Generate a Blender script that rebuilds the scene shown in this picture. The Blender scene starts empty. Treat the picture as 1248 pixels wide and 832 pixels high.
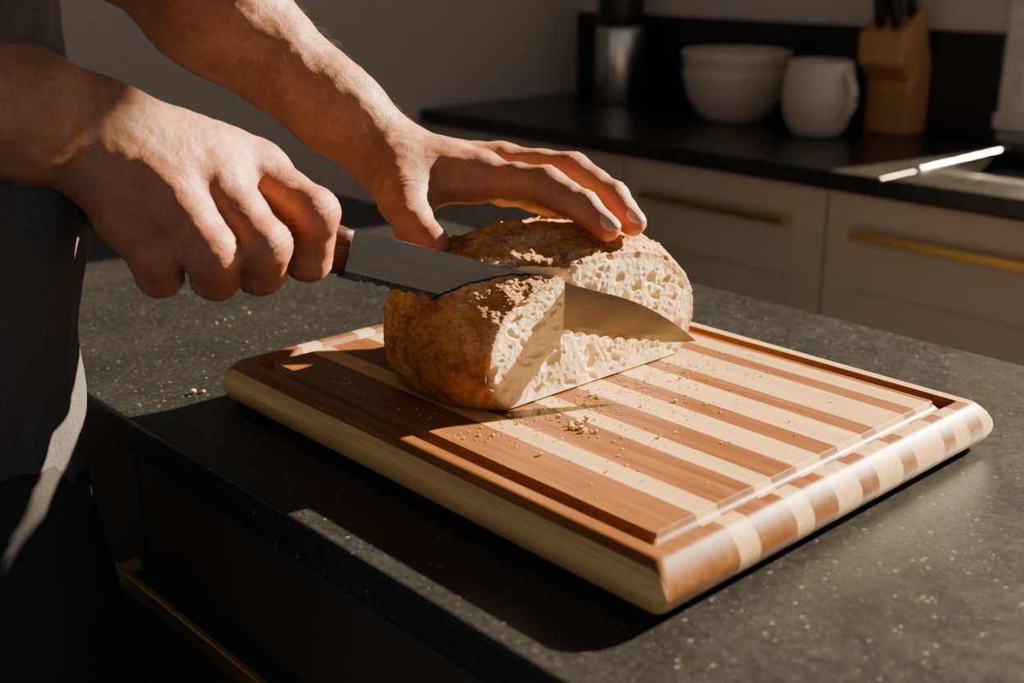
import bpy, bmesh, math, random
import numpy as np
from mathutils import Vector, Matrix, noise
random.seed(7)
rng = np.random.default_rng(3)
COL = bpy.context.scene.collection

# ------------------------------------------------------------------ helpers
def empty(name, loc=(0,0,0)):
    o = bpy.data.objects.new(name, None); o.location = loc
    o.empty_display_size = 0.05
    COL.objects.link(o); return o

def mesh_obj(name, verts, faces, mat=None, parent=None, smooth=True):
    me = bpy.data.meshes.new(name)
    me.from_pydata([tuple(v) for v in verts], [], faces)
    me.update()
    if smooth:
        me.polygons.foreach_set('use_smooth', [True]*len(me.polygons))
    o = bpy.data.objects.new(name, me); COL.objects.link(o)
    if mat: me.materials.append(mat)
    if parent: o.parent = parent
    return o

def boxes(name, lst, mat, parent=None, bevel=0.0):
    bm = bmesh.new()
    for (x0,x1,y0,y1,z0,z1) in lst:
        r = bmesh.ops.create_cube(bm, size=1)
        for v in r['verts']:
            v.co = Vector(((x0+x1)/2+v.co.x*(x1-x0), (y0+y1)/2+v.co.y*(y1-y0), (z0+z1)/2+v.co.z*(z1-z0)))
    me = bpy.data.meshes.new(name); bm.to_mesh(me); bm.free()
    o = bpy.data.objects.new(name, me); COL.objects.link(o)
    me.materials.append(mat)
    if bevel > 0:
        b = o.modifiers.new('b', 'BEVEL'); b.width = bevel; b.segments = 3; b.limit_method = 'ANGLE'
    if parent: o.parent = parent
    return o

def lathe(name, prof, center, mat, parent=None, segs=64):
    vs=[]; fs=[]; n=len(prof)
    for i in range(segs):
        a=2*math.pi*i/segs
        for r,z in prof:
            vs.append((center[0]+r*math.cos(a), center[1]+r*math.sin(a), center[2]+z))
    for i in range(segs):
        j=(i+1)%segs
        for k in range(n-1):
            fs.append((i*n+k, j*n+k, j*n+k+1, i*n+k+1))
    return mesh_obj(name, vs, fs, mat, parent)

def tube(name, pts, radii, mat, parent=None, segs=16, flat=1.0):
    vs=[]; fs=[]; n=len(pts); pts=[Vector(p) for p in pts]
    for i,p in enumerate(pts):
        t=(pts[min(i+1,n-1)]-pts[max(i-1,0)]).normalized()
        a=t.cross(Vector((0,0,1)))
        if a.length<1e-3: a=t.cross(Vector((1,0,0)))
        a.normalize(); b=t.cross(a)
        for s in range(segs):
            w=2*math.pi*s/segs
            vs.append(p+a*math.cos(w)*radii[i]*flat+b*math.sin(w)*radii[i])
    for i in range(n-1):
        for s in range(segs):
            q=(s+1)%segs
            fs.append((i*segs+s,i*segs+q,(i+1)*segs+q,(i+1)*segs+s))
    fs.append(tuple(range(segs))[::-1]); fs.append(tuple((n-1)*segs+s for s in range(segs)))
    return mesh_obj(name, vs, fs, mat, parent)

# ---- materials
def M(name, col=(0.5,0.5,0.5), rough=0.5, metal=0.0):
    m=bpy.data.materials.new(name); m.use_nodes=True
    b=m.node_tree.nodes['Principled BSDF']
    b.inputs['Base Color'].default_value=(*col,1); b.inputs['Roughness'].default_value=rough
    b.inputs['Metallic'].default_value=metal
    return m, m.node_tree, b
def N(nt,t,**kw):
    n=nt.nodes.new(t)
    for k,v in kw.items(): setattr(n,k,v)
    return n
def coords(nt, scale=(1,1,1), rot=(0,0,0)):
    tc=N(nt,'ShaderNodeTexCoord'); mp=N(nt,'ShaderNodeMapping')
    mp.inputs['Scale'].default_value=scale; mp.inputs['Rotation'].default_value=rot
    nt.links.new(tc.outputs['Object'], mp.inputs['Vector']); return mp.outputs['Vector']
def noi(nt,vec,scale,detail=6,rough=0.6,dist=0.0):
    n=N(nt,'ShaderNodeTexNoise'); n.inputs['Scale'].default_value=scale
    n.inputs['Detail'].default_value=detail; n.inputs['Roughness'].default_value=rough
    n.inputs['Distortion'].default_value=dist
    nt.links.new(vec,n.inputs['Vector']); return n.outputs['Fac']
def ramp(nt,fac,stops,interp='LINEAR'):
    r=N(nt,'ShaderNodeValToRGB'); r.color_ramp.interpolation=interp
    e=r.color_ramp.elements
    e.remove(e[1]); e[0].position=stops[0][0]; e[0].color=(*stops[0][1],1)
    for p,c in stops[1:]:
        x=e.new(p); x.color=(*c,1)
    nt.links.new(fac,r.inputs['Fac']); return r.outputs['Color']
def mix(nt,fac,a,b,mode='MIX'):
    n=N(nt,'ShaderNodeMix',data_type='RGBA',blend_type=mode)
    for s,v in ((n.inputs[0],fac),(n.inputs[6],a),(n.inputs[7],b)):
        if isinstance(v,(int,float)): s.default_value=v
        elif isinstance(v,tuple): s.default_value=(*v,1)
        else: nt.links.new(v,s)
    return n.outputs[2]
def math_(nt,op,a,b=0.0,clamp=False):
    n=N(nt,'ShaderNodeMath',operation=op); n.use_clamp=clamp
    for s,v in ((n.inputs[0],a),(n.inputs[1],b)):
        if isinstance(v,(int,float)): s.default_value=v
        else: nt.links.new(v,s)
    return n.outputs[0]
def bump(nt,b,h,strength=0.3,dist=0.002):
    n=N(nt,'ShaderNodeBump'); n.inputs['Strength'].default_value=strength; n.inputs['Distance'].default_value=dist
    nt.links.new(h,n.inputs['Height']); nt.links.new(n.outputs['Normal'],b.inputs['Normal'])
def simple(name,col,rough=0.5,metal=0.0,nscale=60,amt=0.15,bmp=0.05):
    m,nt,b=M(name,col,rough,metal); v=coords(nt); f=noi(nt,v,nscale)
    d=tuple(c*(1-amt) for c in col); l=tuple(min(1,c*(1+amt)) for c in col)
    nt.links.new(ramp(nt,f,[(0.3,d),(0.7,l)]),b.inputs['Base Color'])
    if bmp: bump(nt,b,f,bmp,0.001)
    return m

m_wall=simple('wall_paint',(0.58,0.555,0.52),0.85,0,40,0.04,0.1)
m_ceil=simple('ceiling_paint',(0.6,0.6,0.58),0.9)
m_floor=simple('floor_tile',(0.10,0.09,0.085),0.6,0,8)
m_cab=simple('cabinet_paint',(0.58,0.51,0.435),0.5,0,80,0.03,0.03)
m_cabd=simple('cabinet_dark_paint',(0.035,0.031,0.028),0.55,0,80,0.05,0.03)  # near-black paint of the island cabinet, shared by the back carcass
m_brass=simple('brushed_brass',(0.80,0.55,0.21),0.42,1.0,200,0.1,0.02)
m_splash=simple('black_backsplash',(0.012,0.012,0.013),0.4,0,30,0.3,0.02)
m_white=simple('window_paint',(0.7,0.7,0.68),0.5)
m_ceramic=simple('ceramic_glaze',(0.62,0.58,0.52),0.25,0,30,0.03,0.01)
m_steel=simple('brushed_steel',(0.60,0.59,0.57),0.28,1.0,90,0.08,0.02)
m_black=simple('black_plastic',(0.012,0.012,0.013),0.35)
m_rivet=simple('rivet_steel',(0.6,0.6,0.6),0.3,1.0)

def vor(nt,v,scale):
    n=N(nt,'ShaderNodeTexVoronoi'); n.inputs['Scale'].default_value=scale; nt.links.new(v,n.inputs['Vector'])
    s=N(nt,'ShaderNodeSeparateColor'); nt.links.new(n.outputs['Color'],s.inputs[0]); return n.outputs['Distance'],s.outputs[0]
def slate(name,lo,hi,rough,amt=1.0,spec=.5):
    m,nt,b=M(name,(0.04,0.04,0.04),rough); v=coords(nt)
    b.inputs['Specular IOR Level'].default_value=spec
    n1=noi(nt,v,9,8,0.7); n2=noi(nt,v,170,8,0.8); n5=noi(nt,v,45,8,0.75,.5)
    c=ramp(nt,n1,[(0.3,lo),(0.7,hi)])
    c2=mix(nt,0.85*amt,c,ramp(nt,n2,[(0.38,(0.30,0.30,0.30)),(0.62,(1.0,1.0,1.0))]),'MULTIPLY')
    c2=mix(nt,0.35*amt,c2,ramp(nt,n5,[(0.38,(0.45,0.45,0.45)),(0.62,(1.0,1.0,1.0))]),'MULTIPLY')
    c4=c2
    for sc_,th,op,colr in ((520,.93,.55,(0.12,0.12,0.118)),(260,.965,.55,(0.17,0.165,0.155)),(300,.88,.7,(0.005,0.005,0.006))):
        dd,rr_=vor(nt,v,sc_)
        mk=math_(nt,'MULTIPLY',math_(nt,'GREATER_THAN',rr_,th),math_(nt,'LESS_THAN',dd,.36))
        c4=mix(nt,math_(nt,'MULTIPLY',mk,op*amt),c4,colr)
    nt.links.new(c4,b.inputs['Base Color'])
    rr=ramp(nt,n5,[(0.35,(rough-.05,)*3),(0.65,(rough+.07,)*3)]); nt.links.new(rr,b.inputs['Roughness'])
    bump(nt,b,n2,0.3,0.0008)
    return m
m_slate=slate('slate_counter',(0.015,0.0168,0.0195),(0.034,0.037,0.042),0.34,1.0,.24)
m_slate2=slate('dark_stone_counter',(0.020,0.020,0.021),(0.040,0.040,0.040),0.26,.4)

# ------------------------------------------------------------------ room
XL=-2.21; YB=2.27
boxes('floor',[(XL-.1,2.2,-2.0,YB+.1,-.1,0)],m_floor)
boxes('ceiling',[(XL-.1,2.2,-2.0,YB+.12,2.6,2.7)],m_ceil)
boxes('wall_left',[(XL-.1,XL,-2.0,YB+.1,0,2.6)],m_wall)
WX0,WX1,WZ0,WZ1=-1.04,0.55,0.955,2.25
boxes('wall_back',[(XL-.1,WX0,YB,YB+.12,0,2.6),(WX1,2.2,YB,YB+.12,0,2.6),
                   (WX0,WX1,YB,YB+.12,0,WZ0),(WX0,WX1,YB,YB+.12,WZ1,2.6)],m_wall)
w=empty('window_1')
boxes('frame',[(WX0,WX0+.045,YB+.03,YB+.09,WZ0,WZ1),(WX1-.045,WX1,YB+.03,YB+.09,WZ0,WZ1),
               (WX0,WX1,YB+.03,YB+.09,WZ0,WZ0+.04),(WX0,WX1,YB+.03,YB+.09,WZ1-.05,WZ1),
               ],m_white,w,0.004)
boxes('casing',[(WX0-.04,WX0+.006,YB-.014,YB+.03,WZ0-.02,WZ1+.03),(WX1,WX1+.04,YB-.014,YB+.03,WZ0-.02,WZ1+.03),
                (WX0-.04,WX1+.04,YB-.014,YB+.03,WZ1,WZ1+.04),(WX0-.04,WX1+.04,YB-.03,YB+.03,WZ0-.03,WZ0)],m_white,w,0.004)
boxes('backsplash',[(XL+.001,WX0-.042,YB-.014,YB-.001,.901,1.10)],m_splash,None,0.002)

# ------------------------------------------------------------------ back cabinets
cab=empty('kitchen_cabinet')
YF=1.765
SX0,SX1,SY0,SY1=-1.01,-.42,1.86,2.17
boxes('countertop',[(XL+.001,SX0,1.74,YB-.001,.87,.90),(SX1,1.2,1.74,YB-.001,.87,.90),
                    (SX0,SX1,1.74,SY0,.87,.90),(SX0,SX1,SY1,YB-.001,.87,.90)],m_slate2,cab,0.002)
boxes('carcass',[(XL+.001,1.2,YF+.02,YB-.001,.09,.868),(XL+.001,1.2,YF+.07,YB-.1,.0,.1)],m_cabd,cab)
seams=[-2.20,-2.061,-1.592,-1.123,-.654,-.185,.284,.753]
doors=[]; panels=[]
for a,b_ in zip(seams[:-1],seams[1:]):
    a+=.002; b_-=.002
    s=min(.065,(b_-a)*.3)
    doors+= [(a,a+s,YF,YF+.02,.10,.862),(b_-s,b_,YF,YF+.02,.10,.862),(a+s,b_-s,YF,YF+.02,.70,.862),(a+s,b_-s,YF,YF+.02,.10,.17)]
    panels.append((a+s,b_-s,YF+.009,YF+.019,.17,.70))
boxes('door_frames',doors,m_cab,cab,0.0015)
boxes('door_panels',panels,m_cab,cab)
hs=[]
for a,b_ in zip(seams[1:-1],seams[2:]):
    c=(a+b_)/2
    hs+=[(c-.17,c+.17,YF-.03,YF-.022,.792,.808),(c-.15,c-.14,YF-.024,YF,.795,.805),(c+.14,c+.15,YF-.024,YF,.795,.805)]
boxes('brass_handles',hs,m_brass,cab,0.0015)
boxes('sink_basin',[(SX0-.002,SX1+.002,SY0-.002,SY1+.002,.69,.70),(SX0-.004,SX0+.004,SY0,SY1,.70,.899),(SX1-.004,SX1+.006,SY0,SY1,.70,.899),
              (SX0,SX1,SY0-.006,SY0+.002,.70,.899),(SX0,SX1,SY1-.002,SY1+.006,.70,.899)],m_black,cab)
boxes('sink_rim',[(SX0-.012,SX0+.006,SY0-.006,SY1+.006,.899,.905)],m_steel,cab,.001)

# ------------------------------------------------------------------ island
isl=empty('kitchen_island')
boxes('slab',[(XL+.001,.75,.374,1.022,.868,.90)],m_slate,isl,0.003)
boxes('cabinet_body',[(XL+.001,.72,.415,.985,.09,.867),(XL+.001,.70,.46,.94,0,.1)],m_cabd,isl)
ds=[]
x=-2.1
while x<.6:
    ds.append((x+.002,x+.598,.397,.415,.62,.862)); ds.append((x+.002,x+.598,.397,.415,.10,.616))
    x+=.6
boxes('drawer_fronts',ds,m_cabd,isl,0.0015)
boxes('brass_handle',[(-.94,-.46,.372,.379,.733,.747),(-.92,-.91,.378,.397,.735,.745),(-.49,-.48,.378,.397,.735,.745)],m_brass,isl,0.0015)

# ------------------------------------------------------------------ cutting board
BX,BY,BZ=-.605,.636,.9005
HX,HY=.239,.191
def rrect(hx,hy,r,seg=6):
    pts=[]
    for (sx,sy,a0) in ((1,1,0),(-1,1,90),(-1,-1,180),(1,-1,270)):
        q=r*(2.2 if sx<0 else 1.0)
        cx,cy=sx*(hx-q),sy*(hy-q)
        for i in range(seg+1):
            a=math.radians(a0+90*i/seg); pts.append((cx+q*math.cos(a),cy+q*math.sin(a)))
    return pts
prof=[(.018,0),(.009,.0025),(.0035,.007),(.0006,.0125),(0,.017),(.0012,.0220),(.0042,.0270),(.0085,.0315),(.0115,.0340),(.0130,.0348),(.0145,.0350),
      (.0220,.0350),(.0224,.0346),(.0232,.0318),(.0255,.0295),(.0285,.0288),(.0315,.0295),(.0338,.0318),(.0346,.0346),(.0350,.0350),(.10,.0350)]
vs=[];fs=[];n=None
for off,z in prof:
    r=max(.0025,.008-off*.3)
    p=rrect(HX-off,HY-off,r); n=len(p); vs+= [(a,b,z) for a,b in p]
for k in range(len(prof)-1):
    for i in range(n):
        j=(i+1)%n; fs.append((k*n+i,k*n+j,(k+1)*n+j,(k+1)*n+i))
fs.append(tuple(range(n))[::-1]); fs.append(tuple((len(prof)-1)*n+i for i in range(n)))
m_board,nt,b=M('striped_board_wood',(0.5,0.3,0.15),0.38)
b.inputs['Specular IOR Level'].default_value=.4
tc=N(nt,'ShaderNodeTexCoord'); sep=N(nt,'ShaderNodeSeparateXYZ'); nt.links.new(tc.outputs['Object'],sep.inputs[0])
fy=math_(nt,'DIVIDE',math_(nt,'ADD',sep.outputs[1],HY),2*HY)
dk=(0,0,0); lt=(1,1,1)
bd=[0,.018,.185,.237,.333,.382,.45,.523,.578,.655,.70,.80,.84,.892,.945]
msk=ramp(nt,fy,[(p,lt if i%2==0 else dk) for i,p in enumerate(bd)],'CONSTANT')
tone=ramp(nt,fy,[(p,((37*i*i+11*i)%10/10,)*3) for i,p in enumerate(bd)],'CONSTANT')
g=coords(nt,(2.2,40,40)); g1=noi(nt,g,3.0,8,0.65,0.4); g2=noi(nt,coords(nt,(6,160,160)),4,4,0.6)
brown=ramp(nt,g1,[(0.25,(0.120,0.042,0.013)),(0.5,(0.205,0.078,0.024)),(0.75,(0.31,0.130,0.044))])
maple=ramp(nt,g1,[(0.25,(0.56,0.34,0.135)),(0.5,(0.70,0.46,0.20)),(0.75,(0.79,0.56,0.28))])
cc=mix(nt,msk,brown,maple)
cc=mix(nt,0.35,cc,ramp(nt,g2,[(0.35,(0.45,0.45,0.45)),(0.6,(1,1,1))]),'MULTIPLY')
cc=mix(nt,0.30,cc,ramp(nt,tone,[(0,(0.60,0.52,0.46)),(1,(1,1,1))]),'MULTIPLY')
nt.links.new(cc,b.inputs['Base Color']); bump(nt,b,g2,0.12,0.0006)
board=mesh_obj('cutting_board',vs,fs,m_board); board.location=(BX,BY,BZ)
em=board.modifiers.new('e','EDGE_SPLIT'); em.split_angle=math.radians(30)
ZB=BZ+.035   # board top

# ------------------------------------------------------------------ knife frame
KO=Vector((-.6911,.4785,1.066)); kx=Vector((.5657,.7759,-.278)).normalized()
ky=Vector((0,0,1)).cross(kx).normalized(); kz=kx.cross(ky)
KM=Matrix(((kx.x,ky.x,kz.x,KO.x),(kx.y,ky.y,kz.y,KO.y),(kx.z,ky.z,kz.z,KO.z),(0,0,0,1)))
knife=empty('bread_knife'); knife.matrix_world=KM
L,WD=.272,.037
m_blade,nt,b=M('blade_steel',(0.22,0.21,0.20),0.24,1.0)
v=coords(nt,(4,60,200)); f=noi(nt,v,8,4); nt.links.new(ramp(nt,f,[(0.3,(0.17,)*3),(0.7,(0.30,)*3)]),b.inputs['Roughness'])
vs=[];fs=[];NS=400
for i in range(NS+1):
    x=L*i/NS; s=i/NS
    zt=0 if s<.74 else -.50*WD*((s-.74)/.26)**1.9
    ze=-WD if s<.55 else -WD+.48*WD*((s-.55)/.45)**2.2
    if .06<s<.9: ze+= .0022*abs(math.sin(math.pi*x/.0100))
    ze=min(ze,zt-.0003)
    th=.0013*(1-.5*s)
    zm=-WD*.84 if s<.55 else max(-WD*.84+.48*WD*((s-.55)/.45)**2.2,ze+.0002)
    zm=min(zm,zt-.0002)
    vs+=[(x,th,zt),(x,th*.6,zm),(x,.00012,ze),(x,-.00012,ze),(x,-th*.6,zm),(x,-th,zt)]
for i in range(NS):
    for k in range(6):
        q=(k+1)%6; fs.append((i*6+k,(i+1)*6+k,(i+1)*6+q,i*6+q))
fs.append((0,1,2,3,4,5)); fs.append(tuple(NS*6+k for k in (5,4,3,2,1,0)))
bl=mesh_obj('blade',vs,fs,m_blade,knife,False)
m_kh,nt,b=M('dark_walnut_handle',(0.05,0.025,0.015),0.5)
b.inputs['Specular IOR Level'].default_value=.25
v=coords(nt,(8,120,120)); f=noi(nt,v,4,6); nt.links.new(ramp(nt,f,[(0.3,(0.022,0.010,0.006)),(0.7,(0.085,0.036,0.018))]),b.inputs['Base Color'])
vs=[];fs=[];HN=30;SG=24
for i in range(HN+1):
    s=i/HN; x=.004-.175*s
    hz=.0185-.003*math.sin(s*math.pi)+.003*max(0,s-.75)*4*(1 if s<.97 else .8); hy=.0115
    if s<.04: hz*=.93; hy*=.85
    if s>.96: hz*=.75; hy*=.7
    zc=-.0175-.030*max(0,s-.5)**1.5
    for k in range(SG):
        a=2*math.pi*k/SG; ca,sa=math.cos(a),math.sin(a)
        vs.append((x,hy*math.copysign(abs(ca)**.7,ca),zc+hz*math.copysign(abs(sa)**.7,sa)))
for i in range(HN):
    for k in range(SG):
        q=(k+1)%SG; fs.append((i*SG+k,i*SG+q,(i+1)*SG+q,(i+1)*SG+k))
fs.append(tuple(range(SG))[::-1]); fs.append(tuple(HN*SG+k for k in range(SG)))
mesh_obj('handle',vs,fs,m_kh,knife)
bm=bmesh.new()
for px in (-.02,-.075,-.13):
    bmesh.ops.create_cone(bm,cap_ends=True,segments=16,radius1=.003,radius2=.003,depth=.0242,
        matrix=Matrix.Translation((px,0,-.0175))@Matrix.Rotation(math.pi/2,4,'X'))
me=bpy.data.meshes.new('rivets'); bm.to_mesh(me); bm.free(); me.materials.append(m_rivet)
o=bpy.data.objects.new('rivets',me); COL.objects.link(o); o.parent=knife

# ------------------------------------------------------------------ bread
LC=np.array((-.660,.640,ZB+.034)); LA=np.array((.101,.134))
XC=-.598; PN=2.3; QN=2.2; UP=.079; DN=.068
def loafR(p):
    d=p-LC
    r=((np.abs(d[:,0])/LA[0])**PN+(np.abs(d[:,1])/LA[1])**PN)**(1/PN)
    hz=np.where(d[:,2]>0,UP,DN)
    return (r**QN+(np.abs(d[:,2])/hz)**QN)**(1/QN)
bm=bmesh.new(); bmesh.ops.create_icosphere(bm,subdivisions=6,radius=1)
P=np.array([v.co[:] for v in bm.verts]); Q=P.copy()
Q[:,0]*=LA[0];Q[:,1]*=LA[1];Q[:,2]*=np.where(P[:,2]>0,UP,DN)
R=loafR(Q+LC); Q=Q/R[:,None]+LC
for v,c in zip(bm.verts,Q): v.co=c
def cutp(pc,pn):
    r=bmesh.ops.bisect_plane(bm,geom=bm.verts[:]+bm.edges[:]+bm.faces[:],plane_co=pc,plane_no=pn,clear_outer=True)
    ed=[e for e in r['geom_cut'] if isinstance(e,bmesh.types.BMEdge)]
    bmesh.ops.contextual_create(bm,geom=ed)
    bmesh.ops.triangulate(bm,faces=[f for f in bm.faces if len(f.verts)>4])
cutp((XC,0,0),(1,0,0)); cutp((0,0,ZB+.001),(0,0,-1))
me=bpy.data.meshes.new('rough'); bm.to_mesh(me); bm.free()
rough=bpy.data.objects.new('rough',me); COL.objects.link(rough)
cutter=boxes('cutter',[(-.12,.35,-.0022,.0022,-WD-.001,.12)],m_black); cutter.matrix_world=KM
bo=rough.modifiers.new('bo','BOOLEAN'); bo.object=cutter; bo.operation='DIFFERENCE'; bo.solver='EXACT'
rm=rough.modifiers.new('r','REMESH'); rm.mode='VOXEL'; rm.voxel_size=.0010
bpy.context.view_layer.update()
dg=bpy.context.evaluated_depsgraph_get()
me=bpy.data.meshes.new_from_object(rough.evaluated_get(dg))
bpy.data.objects.remove(rough); bpy.data.objects.remove(cutter)
nv=len(me.vertices); co=np.empty(nv*3); me.vertices.foreach_get('co',co); co=co.reshape(-1,3)
no=np.empty(nv*3); me.vertices.foreach_get('normal',no); no=no.reshape(-1,3)
Rv=loafR(co)
isface=(co[:,0]>XC-.0010)
kl=(co-np.array(KO))@np.array(ky)
inslot=(np.abs(kl)<.0036)&(Rv<.965)
crumb=isface|inslot
depth=np.clip((1-Rv)*.10,0,1)
cr=np.where(crumb,np.clip(1-depth/.0045,0,1)*.9,1.0)
hd=np.zeros(nv)
for i in range(460):
    hy=rng.uniform(.52,.77); hz=ZB+rng.uniform(.004,.105)
    ry=.0007+.0066*rng.random()**5; rz=ry*rng.uniform(.35,.75)
    if abs(hy-.575)<.025 and rng.random()<.5: ry*=1.6
    tl_=rng.uniform(-.8,.8); c_,s_=math.cos(tl_),math.sin(tl_)
    a_=(co[:,1]-hy)*c_+(co[:,2]-hz)*s_; b2=-(co[:,1]-hy)*s_+(co[:,2]-hz)*c_
    q=(a_/ry)**2+(b2/rz)**2
    hd=np.maximum(hd,np.where(isface,np.sqrt(np.clip(1-q,0,1))*min(ry,.0044)*.65,0))
fb=np.array([noise.fractal(Vector(c*260),0.6,2.0,4) for c in co])
lo=np.array([noise.noise(Vector(c*22)) for c in co])
md=np.array([noise.fractal(Vector(c*60),0.9,2.0,4) for c in co])
disp=np.where(crumb, fb*.00045+lo*.0026-hd, fb*.0007+lo*.0030+md*.0018)
wr=np.array([noise.noise(Vector((c[0]*38,c[1]*22,c[2]*20))) for c in co]); rid=1-np.abs(wr)*2
cell=np.array([(lambda d: d[1]-d[0])(noise.voronoi(Vector((c[0]*75+l_*1.2,c[1]*55,c[2]*60)))[0]) for c,l_ in zip(co,md)])
topm=np.clip((co[:,2]-(ZB+.070))/.02,0,1)
crk=np.exp(-(cell/.05)**2)*topm
disp+=np.where(crumb,0,topm*np.where(kl>0,1,.25)*np.clip(rid-.74,0,1)*.012-crk*.0014)
fl=np.clip((co[:,2]-ZB)/.012,0,1)
disp*=fl
co2=co+no*disp[:,None]
near=kl<0
hz=co2[:,2]-ZB
co2[:,2]=np.where(near&(hz>.072),ZB+.072+(hz-.072)*.75,co2[:,2])
co2[:,2]=np.maximum(co2[:,2],ZB+.0008)
me.vertices.foreach_set('co',co2.ravel()); me.update()
at=me.attributes.new('crust','FLOAT','POINT'); at.data.foreach_set('value',cr.astype(np.float32))
at=me.attributes.new('crack','FLOAT','POINT'); at.data.foreach_set('value',np.where(crumb,0,np.clip(crk*.8+np.clip(rid-.84,0,1)*2*topm,0,1)).astype(np.float32))
me.polygons.foreach_set('use_smooth',[True]*len(me.polygons))
m_bread,nt,b=M('sourdough',(0.6,0.4,0.2),0.75)
v=coords(nt); ac=N(nt,'ShaderNodeAttribute',attribute_name='crust'); ak=N(nt,'ShaderNodeAttribute',attribute_name='crack')
n1=noi(nt,v,30,8,0.7,.6); n2=noi(nt,v,140,6,0.7); n3=noi(nt,v,17,8,0.7); n4=noi(nt,v,620,3,0.7)
geo=N(nt,'ShaderNodeNewGeometry'); sp=N(nt,'ShaderNodeSeparateXYZ'); nt.links.new(geo.outputs['Normal'],sp.inputs[0])
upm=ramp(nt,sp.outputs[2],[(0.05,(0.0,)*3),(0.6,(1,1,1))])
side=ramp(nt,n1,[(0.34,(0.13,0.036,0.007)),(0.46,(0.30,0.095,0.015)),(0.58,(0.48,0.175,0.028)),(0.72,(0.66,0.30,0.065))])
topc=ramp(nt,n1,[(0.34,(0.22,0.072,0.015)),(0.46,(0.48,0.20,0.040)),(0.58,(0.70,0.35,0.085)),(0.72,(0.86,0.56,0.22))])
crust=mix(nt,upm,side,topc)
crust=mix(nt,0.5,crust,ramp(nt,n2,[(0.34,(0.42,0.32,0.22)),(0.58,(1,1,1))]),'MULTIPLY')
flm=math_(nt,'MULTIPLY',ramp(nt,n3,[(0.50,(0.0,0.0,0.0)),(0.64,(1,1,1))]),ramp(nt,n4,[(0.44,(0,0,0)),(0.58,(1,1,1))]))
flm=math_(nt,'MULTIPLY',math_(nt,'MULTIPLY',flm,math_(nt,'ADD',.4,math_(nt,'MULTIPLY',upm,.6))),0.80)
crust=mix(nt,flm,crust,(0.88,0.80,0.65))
crust=mix(nt,math_(nt,'MULTIPLY',ak.outputs['Fac'],0.55),crust,(0.16,0.050,0.014))
crm=ramp(nt,n2,[(0.3,(0.78,0.58,0.31)),(0.6,(0.90,0.73,0.46))])
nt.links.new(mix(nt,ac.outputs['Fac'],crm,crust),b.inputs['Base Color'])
kk=math_(nt,'ADD',0.22,math_(nt,'MULTIPLY',ac.outputs['Fac'],0.78))
hsum=math_(nt,'MULTIPLY',kk,math_(nt,'ADD',n2,math_(nt,'MULTIPLY',n4,0.9))); bump(nt,b,hsum,0.75,0.0015)
b.inputs['Subsurface Weight'].default_value=0.12; b.inputs['Subsurface Scale'].default_value=0.004
me.materials.clear(); me.materials.append(m_bread)
bread=bpy.data.objects.new('bread_loaf',me); COL.objects.link(bread)

# crumbs
bm=bmesh.new()
def crumb_at(x,y,z,s):
    r=bmesh.ops.create_icosphere(bm,subdivisions=1,radius=s)
    for v in r['verts']:
        v.co=Vector((v.co.x*random.uniform(.7,1.2),v.co.y*random.uniform(.7,1.2),v.co.z*random.uniform(.5,.9)))+Vector((x,y,z+s*.75))
for i in range(480):
    d=abs(random.gauss(0,.06)); x=-.592+d*random.uniform(.3,1.4); y=random.gauss(.61,.085)
    if not(-.59<x<-.40 and .485<y<.785): continue
    crumb_at(x,y,ZB,random.uniform(.0003,.0010)*(2.0 if random.random()<.04 else 1))
for i in range(14):
    crumb_at(-.545+random.gauss(0,.006),.563+random.gauss(0,.006),ZB,random.uniform(.001,.0030))
for i in range(30):
    crumb_at(random.uniform(-.78,-.62),random.uniform(.485,.505),ZB,random.uniform(.0003,.0009))
me=bpy.data.meshes.new('bread_crumbs'); bm.to_mesh(me); bm.free()
m_cb=simple('crumb_bits',(0.62,0.40,0.18),0.85,0,300,0.4); me.materials.append(m_cb)
o=bpy.data.objects.new('bread_crumbs',me); COL.objects.link(o)
bm=bmesh.new()
for i in range(14):
    x=random.gauss(-1.02,.06); y=random.gauss(.54,.06)
    if x>-.88 or y<.40: continue
    crumb_at(x,y,.9002,random.uniform(.0005,.0012))
crumb_at(-.872,.440,.9002,.003); crumb_at(-.868,.447,.9002,.002)
me=bpy.data.meshes.new('counter_crumbs'); bm.to_mesh(me); bm.free(); me.materials.append(m_cb)
o=bpy.data.objects.new('counter_crumbs',me); COL.objects.link(o)

# ------------------------------------------------------------------ background props
o=lathe('stacked_bowls',[(0,0.002),(.055,0.002),(.06,0),(.066,.004),(.085,.022),(.103,.055),(.112,.095),(.1135,.102),(.109,.102),(.108,.112),(.1125,.118),(.1155,.138),(.1165,.146),(.114,.147),(.110,.135),(.10,.10),(.07,.06),(0,.05)],(-1.60,2.12,.9005),m_ceramic)
mug=empty('mug',(0,0,0))
MX,MY=-1.348,2.055
lathe('cup',[(0,.001),(.04,.001),(.047,.004),(.058,.02),(.068,.05),(.070,.08),(.067,.115),(.061,.142),(.0595,.146),(.0575,.145),(.062,.115),(.064,.08),(.06,.04),(.04,.012),(0,.01)],(MX,MY,.9005),m_ceramic,mug)
hp=[]
for i in range(17):
    a=math.radians(-80+160*i/16); r_=.056+.034*math.cos(a)
    hp.append((MX+.98*r_, MY-.19*r_, .9005+.083+.042*math.sin(a)))
tube('cup_handle',hp,[.0085]*17,m_ceramic,mug)
can=empty('canister')
lathe('steel_body',[(0,0),(.056,0),(.058,.004),(.058,.17),(.055,.178),(0,.178)],(-1.97,2.16,.9005),m_steel,can)
lathe('lid',[(0,.178),(.052,.178),(.054,.183),(.054,.27),(.050,.28),(0,.28)],(-1.97,2.16,.9005),m_black,can)
kb=empty('knife_block')
m_kb=simple('beech_block',(0.50,0.26,0.10),0.5,0,25,0.2)
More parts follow.
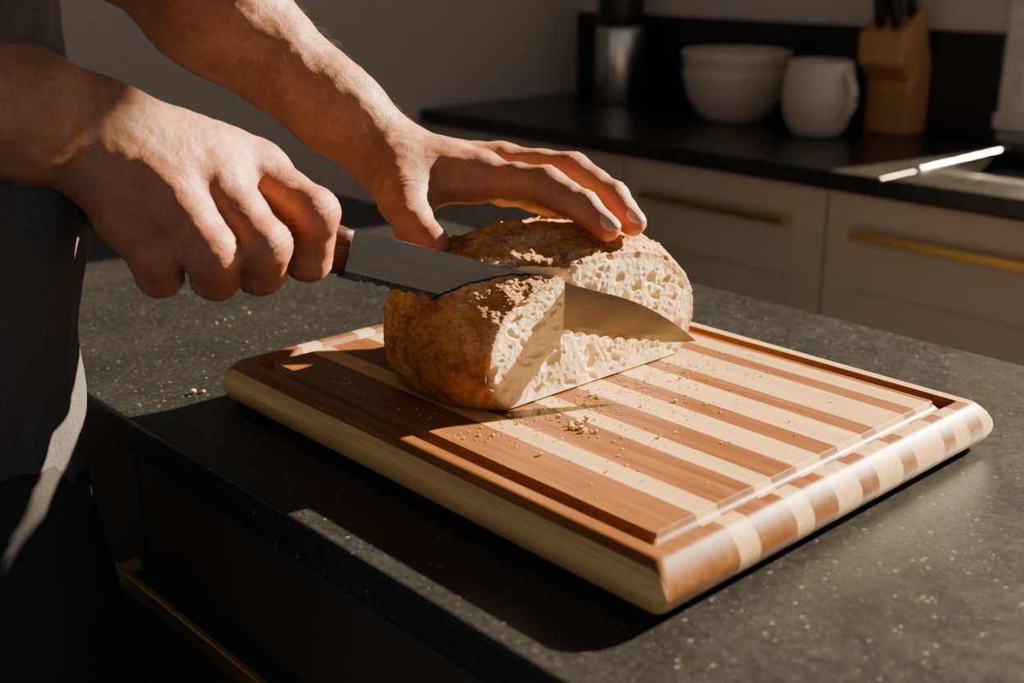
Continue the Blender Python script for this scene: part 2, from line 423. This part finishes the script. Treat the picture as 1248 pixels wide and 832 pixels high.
def prism(name,poly,x0,x1,mat,parent,bev=.004):
    n=len(poly); vs=[(x0,y,z) for y,z in poly]+[(x1,y,z) for y,z in poly]
    fs=[tuple(range(n)),tuple(range(2*n-1,n-1,-1))]+[(i,n+i,n+(i+1)%n,(i+1)%n) for i in range(n)]
    o=mesh_obj(name,vs,fs,mat,parent,False)
    bm=bmesh.new(); bm.from_mesh(o.data); bmesh.ops.recalc_face_normals(bm,faces=bm.faces); bm.to_mesh(o.data); bm.free()
    bb=o.modifiers.new('b','BEVEL'); bb.width=bev; bb.segments=3; return o
prism('block',[(2.175,.9005),(2.252,.9005),(2.252,1.03),(2.205,1.145),(2.130,1.095),(2.130,1.04),(2.175,1.005)],-1.315,-1.222,m_kb,kb)
for i,(dx,dy) in enumerate([(-.030,.018),(0,.018),(.030,.018),(-.016,-.016),(.018,-.016)]):
    base=Vector((-1.268+dx,2.168+dy,1.118+dy*.62)); d=Vector((0,-.25,.968)).normalized()
    tube('knife_handle_%d'%(i+1),[base-d*.01,base+d*.03,base+d*.07,base+d*.105,base+d*.115],[.0095,.0115,.010,.012,.008],m_black,kb,12,1.0)

# ------------------------------------------------------------------ SDF bodies
def seg_d(p,a,ra,b_,rb):
    a=np.array(a);b_=np.array(b_); ab=b_-a; t=np.clip(((p-a)@ab)/max(ab@ab,1e-12),0,1)
    return np.linalg.norm(p-(a+t[:,None]*ab),axis=1)-(ra+(rb-ra)*t)
def smin(a,b_,k):
    h=np.clip(.5+.5*(b_-a)/k,0,1); return b_*(1-h)+a*h-k*h*(1-h)
def field(p,cones,cuts):
    d=None
    for (a,ra,b_,rb,k) in cones:
        di=seg_d(p,a,ra,b_,rb)
        d=di if d is None else smin(d,di,k)
    for (a,ra,b_,rb,k) in cuts:
        d=-smin(-d,seg_d(p,a,ra,b_,rb),k)
    return d
def body(name,cones,voxel,mat,parent,cuts=(),tints=(),bumpf=None,clipz=None,iters=6):
    bm=bmesh.new()
    for (a,ra,b_,rb,k) in cones:
        ln=(Vector(b_)-Vector(a)).length; ns=max(1,int(math.ceil(ln/(min(ra,rb)*.3))))
        for q in range(ns+1):
            t=q/ns; c=Vector(a).lerp(Vector(b_),t)
            bmesh.ops.create_icosphere(bm,subdivisions=2,radius=(ra+(rb-ra)*t)*1.02,matrix=Matrix.Translation(c))
    me=bpy.data.meshes.new(name+'_r'); bm.to_mesh(me); bm.free()
    o=bpy.data.objects.new(name,me); COL.objects.link(o)
    rm=o.modifiers.new('r','REMESH'); rm.mode='VOXEL'; rm.voxel_size=voxel
    sm=o.modifiers.new('s','SMOOTH'); sm.iterations=3; sm.factor=.5
    bpy.context.view_layer.update()
    me=bpy.data.meshes.new_from_object(o.evaluated_get(bpy.context.evaluated_depsgraph_get()))
    o.modifiers.clear(); o.data=me
    nv=len(me.vertices); p=np.empty(nv*3); me.vertices.foreach_get('co',p); p=p.reshape(-1,3)
    e=voxel*.25
    for it in range(iters):
        d=field(p,cones,cuts); g=np.stack([field(p+np.eye(3)[i]*e,cones,cuts)-d for i in range(3)],1)/e
        gl=np.maximum(np.linalg.norm(g,axis=1),.4)[:,None]; g=g/gl
        p=p-g*np.clip(d,-voxel*2.5,voxel*2.5)[:,None]*.8
    if bumpf is not None:
        p=p+g*bumpf(p)[:,None]
    me.vertices.foreach_set('co',p.ravel())
    if clipz is not None:
        bm=bmesh.new(); bm.from_mesh(me)
        bmesh.ops.bisect_plane(bm,geom=bm.verts[:]+bm.edges[:]+bm.faces[:],plane_co=(0,0,clipz),plane_no=(0,0,-1),clear_outer=True)
        bm.to_mesh(me); bm.free(); nv=len(me.vertices); p=np.empty(nv*3); me.vertices.foreach_get('co',p); p=p.reshape(-1,3)
    t=np.zeros(nv)
    for (c,r_,w_) in tints:
        t=np.maximum(t,w_*np.exp(-(np.linalg.norm(p-np.array(c),axis=1)/r_)**2))
    at=me.attributes.new('tint','FLOAT','POINT'); at.data.foreach_set('value',t.astype(np.float32))
    me.polygons.foreach_set('use_smooth',[True]*len(me.polygons))
    me.materials.clear(); me.materials.append(mat); me.update()
    o.parent=parent; return o

m_skin,nt,b=M('skin',(0.5,0.27,0.17),0.5)
v=coords(nt); at_=N(nt,'ShaderNodeAttribute',attribute_name='tint')
n1=noi(nt,v,38,7,0.65); n2=noi(nt,v,420,5,0.65)
base=ramp(nt,n1,[(0.3,(0.30,0.122,0.070)),(0.5,(0.39,0.180,0.105)),(0.7,(0.47,0.243,0.146))])
base=mix(nt,math_(nt,'MULTIPLY',at_.outputs['Fac'],0.85),base,(0.52,0.13,0.08))
base=mix(nt,0.40,base,ramp(nt,n2,[(0.35,(0.60,0.45,0.38)),(0.6,(1,1,1))]),'MULTIPLY')
nt.links.new(base,b.inputs['Base Color'])
vn=N(nt,'ShaderNodeTexVoronoi',feature='DISTANCE_TO_EDGE'); vn.inputs['Scale'].default_value=600
wv=N(nt,'ShaderNodeVectorMath',operation='ADD'); nt.links.new(v,wv.inputs[0])
nz=N(nt,'ShaderNodeTexNoise'); nz.inputs['Scale'].default_value=300; nt.links.new(v,nz.inputs['Vector'])
sc=N(nt,'ShaderNodeVectorMath',operation='SCALE'); sc.inputs[3].default_value=.0022; nt.links.new(nz.outputs['Color'],sc.inputs[0]); nt.links.new(sc.outputs[0],wv.inputs[1])
nt.links.new(wv.outputs[0],vn.inputs['Vector'])
vc=ramp(nt,vn.outputs['Distance'],[(0.0,(0,0,0)),(0.12,(1,1,1))])
n6=noi(nt,coords(nt,(1,1,1)),70,2,.5,1.0)
bump(nt,b,math_(nt,'ADD',math_(nt,'ADD',math_(nt,'MULTIPLY',n2,.35),math_(nt,'MULTIPLY',n6,2.4)),math_(nt,'MULTIPLY',vc,.22)),0.36,0.0011)
b.inputs['Subsurface Weight'].default_value=0.12; b.inputs['Subsurface Scale'].default_value=0.01
b.inputs['Subsurface Radius'].default_value=(1,.35,.2)
m_nail,_,_=M('fingernail',(0.60,0.34,0.26),0.28)
m_ahair,_,_=M('arm_hair_strand',(0.20,0.11,0.06),0.5)

person=empty('person')
def lerp(a,b_,t): return tuple(a[i]+(b_[i]-a[i])*t for i in range(3))
def mkbump(fingers,r):
    wr=[]
    for f in fingers:
        for j in (1,2):
            c=np.array(f[j]); d=np.array(f[j+1])-np.array(f[j-1]); d/=np.linalg.norm(d); wr.append((c,d,r*(1 if j==1 else .75)))
    def fn(p):
        o=np.array([noise.noise(Vector(c*35))*.0014+noise.noise(Vector(c*110))*.0006 for c in p])
        for c,d,rr in wr:
            q=p-c; s=q@d; m=np.exp(-(s/(rr*.42))**2)*(np.linalg.norm(q,axis=1)<rr*1.9)
            o+=m*np.cos(s*2*math.pi/.0042)*.00055
        return o
    return fn
def hairs(name,segs,n,seed):
    rd=random.Random(seed)
    cu=bpy.data.curves.new(name,'CURVE'); cu.dimensions='3D'; cu.bevel_depth=.00011; cu.bevel_resolution=0; cu.materials.append(m_ahair)
    for (a,ra,b_,rb,frac) in segs:
        A=Vector(a);B=Vector(b_); ax=(B-A).normalized(); u=ax.orthogonal().normalized(); w=ax.cross(u)
        for i in range(int(n*frac)):
            t=rd.random(); th=rd.uniform(0,2*math.pi); dr=u*math.cos(th)+w*math.sin(th); r=ra+(rb-ra)*t
            p0=A.lerp(B,t)+dr*(r-.0015); ln=rd.uniform(.006,.012)
            side=ax.cross(dr)*rd.uniform(-.5,.5)
            p1=p0+dr*ln*.42+ax*ln*.5+side*ln*.5; p2=p0+dr*ln*.50+ax*ln*1.05+side*ln
            s=cu.splines.new('POLY'); s.points.add(2)
            for q,pp in enumerate((p0,p1,p2)): s.points[q].co=(*pp,1); s.points[q].radius=(1,.8,.3)[q]
    o=bpy.data.objects.new(name,cu); COL.objects.link(o); o.parent=person
def nails(name,fingers,rad,ups):
    bm=bmesh.new()
    for f,up in zip(fingers,ups):
        a=Vector(f[-2]); t=Vector(f[-1]); d=(t-a).normalized(); up=Vector(up); up=(up-d*up.dot(d)).normalized(); s=d.cross(up)
        c=t+d*rad*.10+up*rad*.60
        mt=Matrix(((d.x,s.x,up.x,c.x),(d.y,s.y,up.y,c.y),(d.z,s.z,up.z,c.z),(0,0,0,1)))
        r=bmesh.ops.create_icosphere(bm,subdivisions=3,radius=1)
        for v in r['verts']:
            q=v.co; x=q.x*rad*.82; y=q.y*rad*.68; z=q.z*rad*.14+rad*.34*(1-(q.y**2)*.9)-rad*.12*max(0,q.x)
            v.co=mt@Vector((x,y,z))
    me=bpy.data.meshes.new(name); bm.to_mesh(me); bm.free(); me.materials.append(m_nail)
    me.polygons.foreach_set('use_smooth',[True]*len(me.polygons))
    o=bpy.data.objects.new(name,me); COL.objects.link(o); o.parent=person

# left hand (steadying the loaf)
Lw=(-.8024,.6022,1.0895); Le=(-1.0032,.4728,1.2728); Ls=(-1.10,.20,1.47)
Li=[(-.7226,.630,1.0794),(-.6592,.6412,1.0793),(-.6247,.6488,1.0665),(-.6029,.6516,1.0535)]
Lm=[(-.7356,.6653,1.0831),(-.6737,.6852,1.0833),(-.6308,.686,1.0685),(-.6049,.6825,1.0530)]
Lr=[(-.7551,.6904,1.0718),(-.6999,.7159,1.0629),(-.6649,.7155,1.0519),(-.6401,.7087,1.0441)]
Lp=[(-.7747,.7034,1.0537),(-.7379,.7321,1.0412),(-.7093,.7308,1.0394),(-.6841,.7263,1.0366)]
Lt=[(-.7750,.5880,1.0800),(-.7430,.5690,1.0640),(-.7170,.5570,1.0510),(-.6910,.5540,1.0430)]
L35=lerp(Le,Lw,.35); L8=lerp(Le,Lw,.8)
C=[(Ls,.058,Le,.050,.03),(Le,.050,L35,.050,.03),(L35,.050,L8,.035,.03),(L8,.035,Lw,.030,.02)]
for j,(mc,rw,rm_) in enumerate(((Li,.024,.0185),(Lm,.022,.0180),(Lr,.022,.0170),(Lp,.020,.0160))):
    off=(0.004*(j-1.5)); wst=(Lw[0]+off,Lw[1]+off*2.0,Lw[2]-.003)
    C.append((wst,rw,mc[0],rm_,.012))
C+= [(Lw,.027,Lt[0],.024,.014),(Lt[0],.0235,Lt[1],.0195,.012),(Lt[1],.0190,Lt[2],.0160,.006),(Lt[2],.0160,Lt[3],.0130,.005)]
C.append((lerp(Lt[0],Lt[1],.7),.015,Li[0],.015,.018)); C.append((lerp(Lt[0],Lt[1],.2),.018,lerp(Lw,Li[0],.6),.018,.016))
for mc,s in ((Li,1.0),(Lm,1.03),(Lr,.97),(Lp,.88)):
    C+= [(mc[0],.0172*s,lerp(mc[0],mc[1],.55),.0140*s,.006),(lerp(mc[0],mc[1],.55),.0140*s,mc[1],.0148*s,.006),(mc[1],.0148*s,lerp(mc[1],mc[2],.6),.0122*s,.004),
         (lerp(mc[1],mc[2],.6),.0122*s,mc[2],.0125*s,.004),(mc[2],.0125*s,mc[3],.0102*s,.004)]
LF=(Li,Lm,Lr,Lp)
tl=[(f_[0],.016,.7) for f_ in LF]+[(f_[1],.014,.8) for f_ in LF]+[(f_[3],.017,1.0) for f_ in LF+(Lt,)]+[(f_[2],.011,.6) for f_ in LF+(Lt,)]
body('left_arm',C,.0018,m_skin,person,tints=tl,bumpf=mkbump((Li,Lm,Lr,Lp,Lt),.012))
nails('left_nails',(Li,Lm,Lr,Lp,Lt),.0112,[(-.1,-.3,1),(0,-.1,1),(0,0,1),(0,0,1),(.2,-.5,.9)])
hairs('left_arm_hair',[(Le,.050,L35,.050,.35),(L35,.050,L8,.035,.5),(L8,.035,lerp(Le,Lw,.95),.031,.15)],1000,1)

# right hand (holding the knife)
mm=lambda s:[tuple(float(q)/1000 for q in t.split()) for t in s.split('|')]
Rw=(-.751,.312,1.146)
Ri=mm('-710 420 1106|-668 433 1086|-682 437 1053|-725 444 1046')
Rm=mm('-699 382 1108|-662 390 1073|-687 403 1049|-737 420 1053')
Rr=mm('-699 350 1104|-668 357 1072|-694 373 1050|-742 392 1058')
Rp=mm('-711 323 1095|-687 329 1073|-710 342 1053|-751 363 1062')
Rt=mm('-782 358 1119|-787 428 1100|-757 462 1082|-731 474 1070')
ob=mm('-722 420 1112|-718 386 1118|-720 355 1116')
Re=(-.6965,.07,1.235); Rs=(-.71,.16,1.49)
R4=lerp(Re,Rw,.4); R85=lerp(Re,Rw,.85)
C=[(Rs,.060,Re,.052,.03),(Re,.052,R4,.050,.03),(R4,.050,R85,.039,.03),(R85,.039,Rw,.035,.02)]
for j,(mc,rw,rm_) in enumerate(((Ri,.028,.0195),(Rm,.028,.0200),(Rr,.027,.0195),(Rp,.025,.0185))):
    C.append((lerp(Rw,mc[0],.12),rw,mc[0],rm_,.016))
for q in ob: C.append((lerp(Rw,q,.2),.026,q,.021,.018))
C+= [(Rw,.028,Rt[0],.026,.016),(Rt[0],.026,Rt[1],.019,.014),(Rt[1],.019,Rt[2],.0155,.008),(Rt[2],.0155,Rt[3],.0125,.006)]
for mc,s in ((Ri,1.0),(Rm,1.03),(Rr,1.0),(Rp,.94)):
    C+= [(mc[0],.0192*s,lerp(mc[0],mc[1],.5),.0172*s,.008),(lerp(mc[0],mc[1],.5),.0172*s,mc[1],.0180*s,.006),(mc[1],.0180*s,mc[2],.0160*s,.004),(mc[2],.0160*s,mc[3],.0125*s,.003)]
RF=(Ri,Rm,Rr,Rp)
tr=[(f_[0],.022,.9) for f_ in RF]+[(f_[1],.021,.95) for f_ in RF]+[(f_[2],.015,.7) for f_ in RF]
body('right_arm',C,.0018,m_skin,person,tints=tr,bumpf=mkbump((Ri,Rm,Rr,Rp,Rt),.016))
hairs('right_arm_hair',[(Re,.052,R4,.050,.4),(R4,.050,R85,.039,.5),(R85,.039,lerp(Re,Rw,.97),.035,.1)],1000,2)

# clothes
m_shirt,nt,b=M('charcoal_tshirt',(0.06,0.063,0.07),0.9)
v=coords(nt); n1=noi(nt,v,500,3,.6); n2=noi(nt,coords(nt,(900,900,300)),1,2,.5)
nt.links.new(ramp(nt,n1,[(0.3,(0.036,0.039,0.045)),(0.7,(0.080,0.084,0.096))]),b.inputs['Base Color']); bump(nt,b,n2,0.3,0.0008)
m_jean,nt,b=M('dark_jeans',(0.012,0.013,0.017),0.85)
v=coords(nt,(700,700,300)); n1=noi(nt,v,1,3,.6); nt.links.new(ramp(nt,n1,[(0.3,(0.006,0.007,0.009)),(0.7,(0.02,0.021,0.027))]),b.inputs['Base Color'])
def folds(p):
    return np.array([noise.noise(Vector((c[0]*16,c[1]*16,c[2]*5)))*.010+noise.noise(Vector((c[0]*40+c[2]*15,c[1]*40,c[2]*14)))*.006 for c in p])
cx,cy=-.915,.212
T=[]
for sx in (-1,1):
    T+=[((cx-.02+sx*.075,cy-.005,.82),.118,(cx+sx*.075,cy,1.10),.120,.05),((cx+sx*.075,cy,1.10),.120,(cx+.01+sx*.09,cy,1.36),.134,.05)]
T+=[((cx-.1,cy-.01,1.46),.075,(cx+.1,cy-.01,1.46),.075,.06),((cx+.1,cy-.01,1.46),.07,Rs,.075,.05),((cx-.1,cy-.01,1.46),.07,Ls,.075,.05),
    (Rs,.075,lerp(Rs,Re,.6),.072,.04),(Ls,.075,lerp(Ls,Le,.5),.072,.04)]
body('tshirt',T,.006,m_shirt,person,bumpf=folds,clipz=.895)
J=[]
for sx in (-1,1):
    J+=[((cx-.01+sx*.075,cy,.96),.112,(cx+sx*.085,cy-.005,.78),.114,.05),((cx+sx*.085,cy-.005,.78),.112,(cx+sx*.11,cy-.01,.50),.080,.04),
        ((cx+sx*.11,cy-.01,.50),.080,(cx+sx*.12,cy-.03,.10),.062,.03)]
body('jeans',J,.008,m_jean,person,bumpf=lambda p: folds(p)*.6,clipz=.06)
for sx,nm in ((-1,'left_shoe'),(1,'right_shoe')):
    body(nm,[((cx+sx*.12,cy-.05,.052),.048,(cx+sx*.125,cy+.10,.042),.040,.02),((cx+sx*.12,cy-.03,.06),.05,(cx+sx*.12,cy-.03,.09),.05,.02)],.006,m_black,person,clipz=.004)
# neck and head
hc=np.array((cx+.02,.345,1.735))
def hp_(x,y,z):
    a=math.radians(-32); return tuple(hc+np.array((x,y*math.cos(a)-z*math.sin(a),y*math.sin(a)+z*math.cos(a))))
H=[((cx,cy,1.47),.068,hp_(0,-.03,-.08),.062,.04),(hp_(0,-.03,.035),.098,hp_(0,.02,.03),.090,.04),(hp_(0,.03,-.02),.072,hp_(0,.045,-.085),.048,.04),
   (hp_(0,.095,.005),.010,hp_(0,.118,-.035),.016,.015),(hp_(-.03,.102,.022),.012,hp_(.03,.102,.022),.012,.012),
   (hp_(-.022,.098,-.068),.007,hp_(.022,.098,-.068),.007,.006),(hp_(-.018,.094,-.080),.008,hp_(.018,.094,-.080),.008,.006),
   (hp_(-.093,-.01,.01),.012,hp_(-.092,-.012,-.03),.010,.008),(hp_(.093,-.01,.01),.012,hp_(.092,-.012,-.03),.010,.008)]
cutsH=[(hp_(-.034,.108,-.001),.013,hp_(-.032,.108,-.001),.013,.01),(hp_(.034,.108,-.001),.013,hp_(.032,.108,-.001),.013,.01)]
body('head',H,.004,m_skin,person,cuts=cutsH,tints=[(hp_(0,.1,-.074),.02,.8)])
m_hair=simple('brown_hair',(0.035,0.02,0.012),0.7,0,200,0.5,0.5)
body('hair',[(hp_(0,-.045,.045),.102,hp_(0,.005,.055),.094,.03),(hp_(0,-.06,.0),.088,hp_(0,-.06,-.03),.07,.03)],.005,m_hair,person,bumpf=lambda p: np.array([noise.noise(Vector((c[0]*90,c[1]*25,c[2]*25)))*.004 for c in p]))
m_eye,_,_=M('eye_white',(0.8,0.78,0.75),0.2); m_iris,_,_=M('iris',(0.06,0.03,0.015),0.2)
for sx,nm in ((-1,'left'),(1,'right')):
    body(nm+'_eye',[(hp_(sx*.033,.091,-.001),.012,hp_(sx*.033,.0912,-.001),.012,.002)],.0015,m_eye,person)
    body(nm+'_iris',[(hp_(sx*.033,.1005,-.002),.005,hp_(sx*.033,.1006,-.002),.005,.002)],.001,m_iris,person)

# ------------------------------------------------------------------ light
sun=bpy.data.lights.new('sun','SUN'); sun.energy=32.0; sun.color=(1.0,.765,.48); sun.angle=math.radians(.9)
so=bpy.data.objects.new('sun',sun); COL.objects.link(so)
el=math.radians(27); d=Vector((-.20*math.cos(el),-.980*math.cos(el),-math.sin(el)))
so.rotation_euler=d.to_track_quat('-Z','Y').to_euler(); so.location=(0,4,3)
wd=bpy.data.worlds.new('world'); bpy.context.scene.world=wd; wd.use_nodes=True
bg=wd.node_tree.nodes['Background']; bg.inputs['Color'].default_value=(1.0,.96,.92,1); bg.inputs['Strength'].default_value=.32

# ------------------------------------------------------------------ camera
cam=bpy.data.cameras.new('camera'); cam.sensor_width=36; cam.lens=36*1462/1248
cam.dof.use_dof=True; cam.dof.focus_distance=.88; cam.dof.aperture_fstop=5.0
cam.clip_start=.02
co_=bpy.data.objects.new('camera',cam); COL.objects.link(co_)
co_.location=(0,0,1.255); co_.rotation_euler=(math.radians(90-18.2),0,math.radians(47.4))
bpy.context.scene.camera=co_
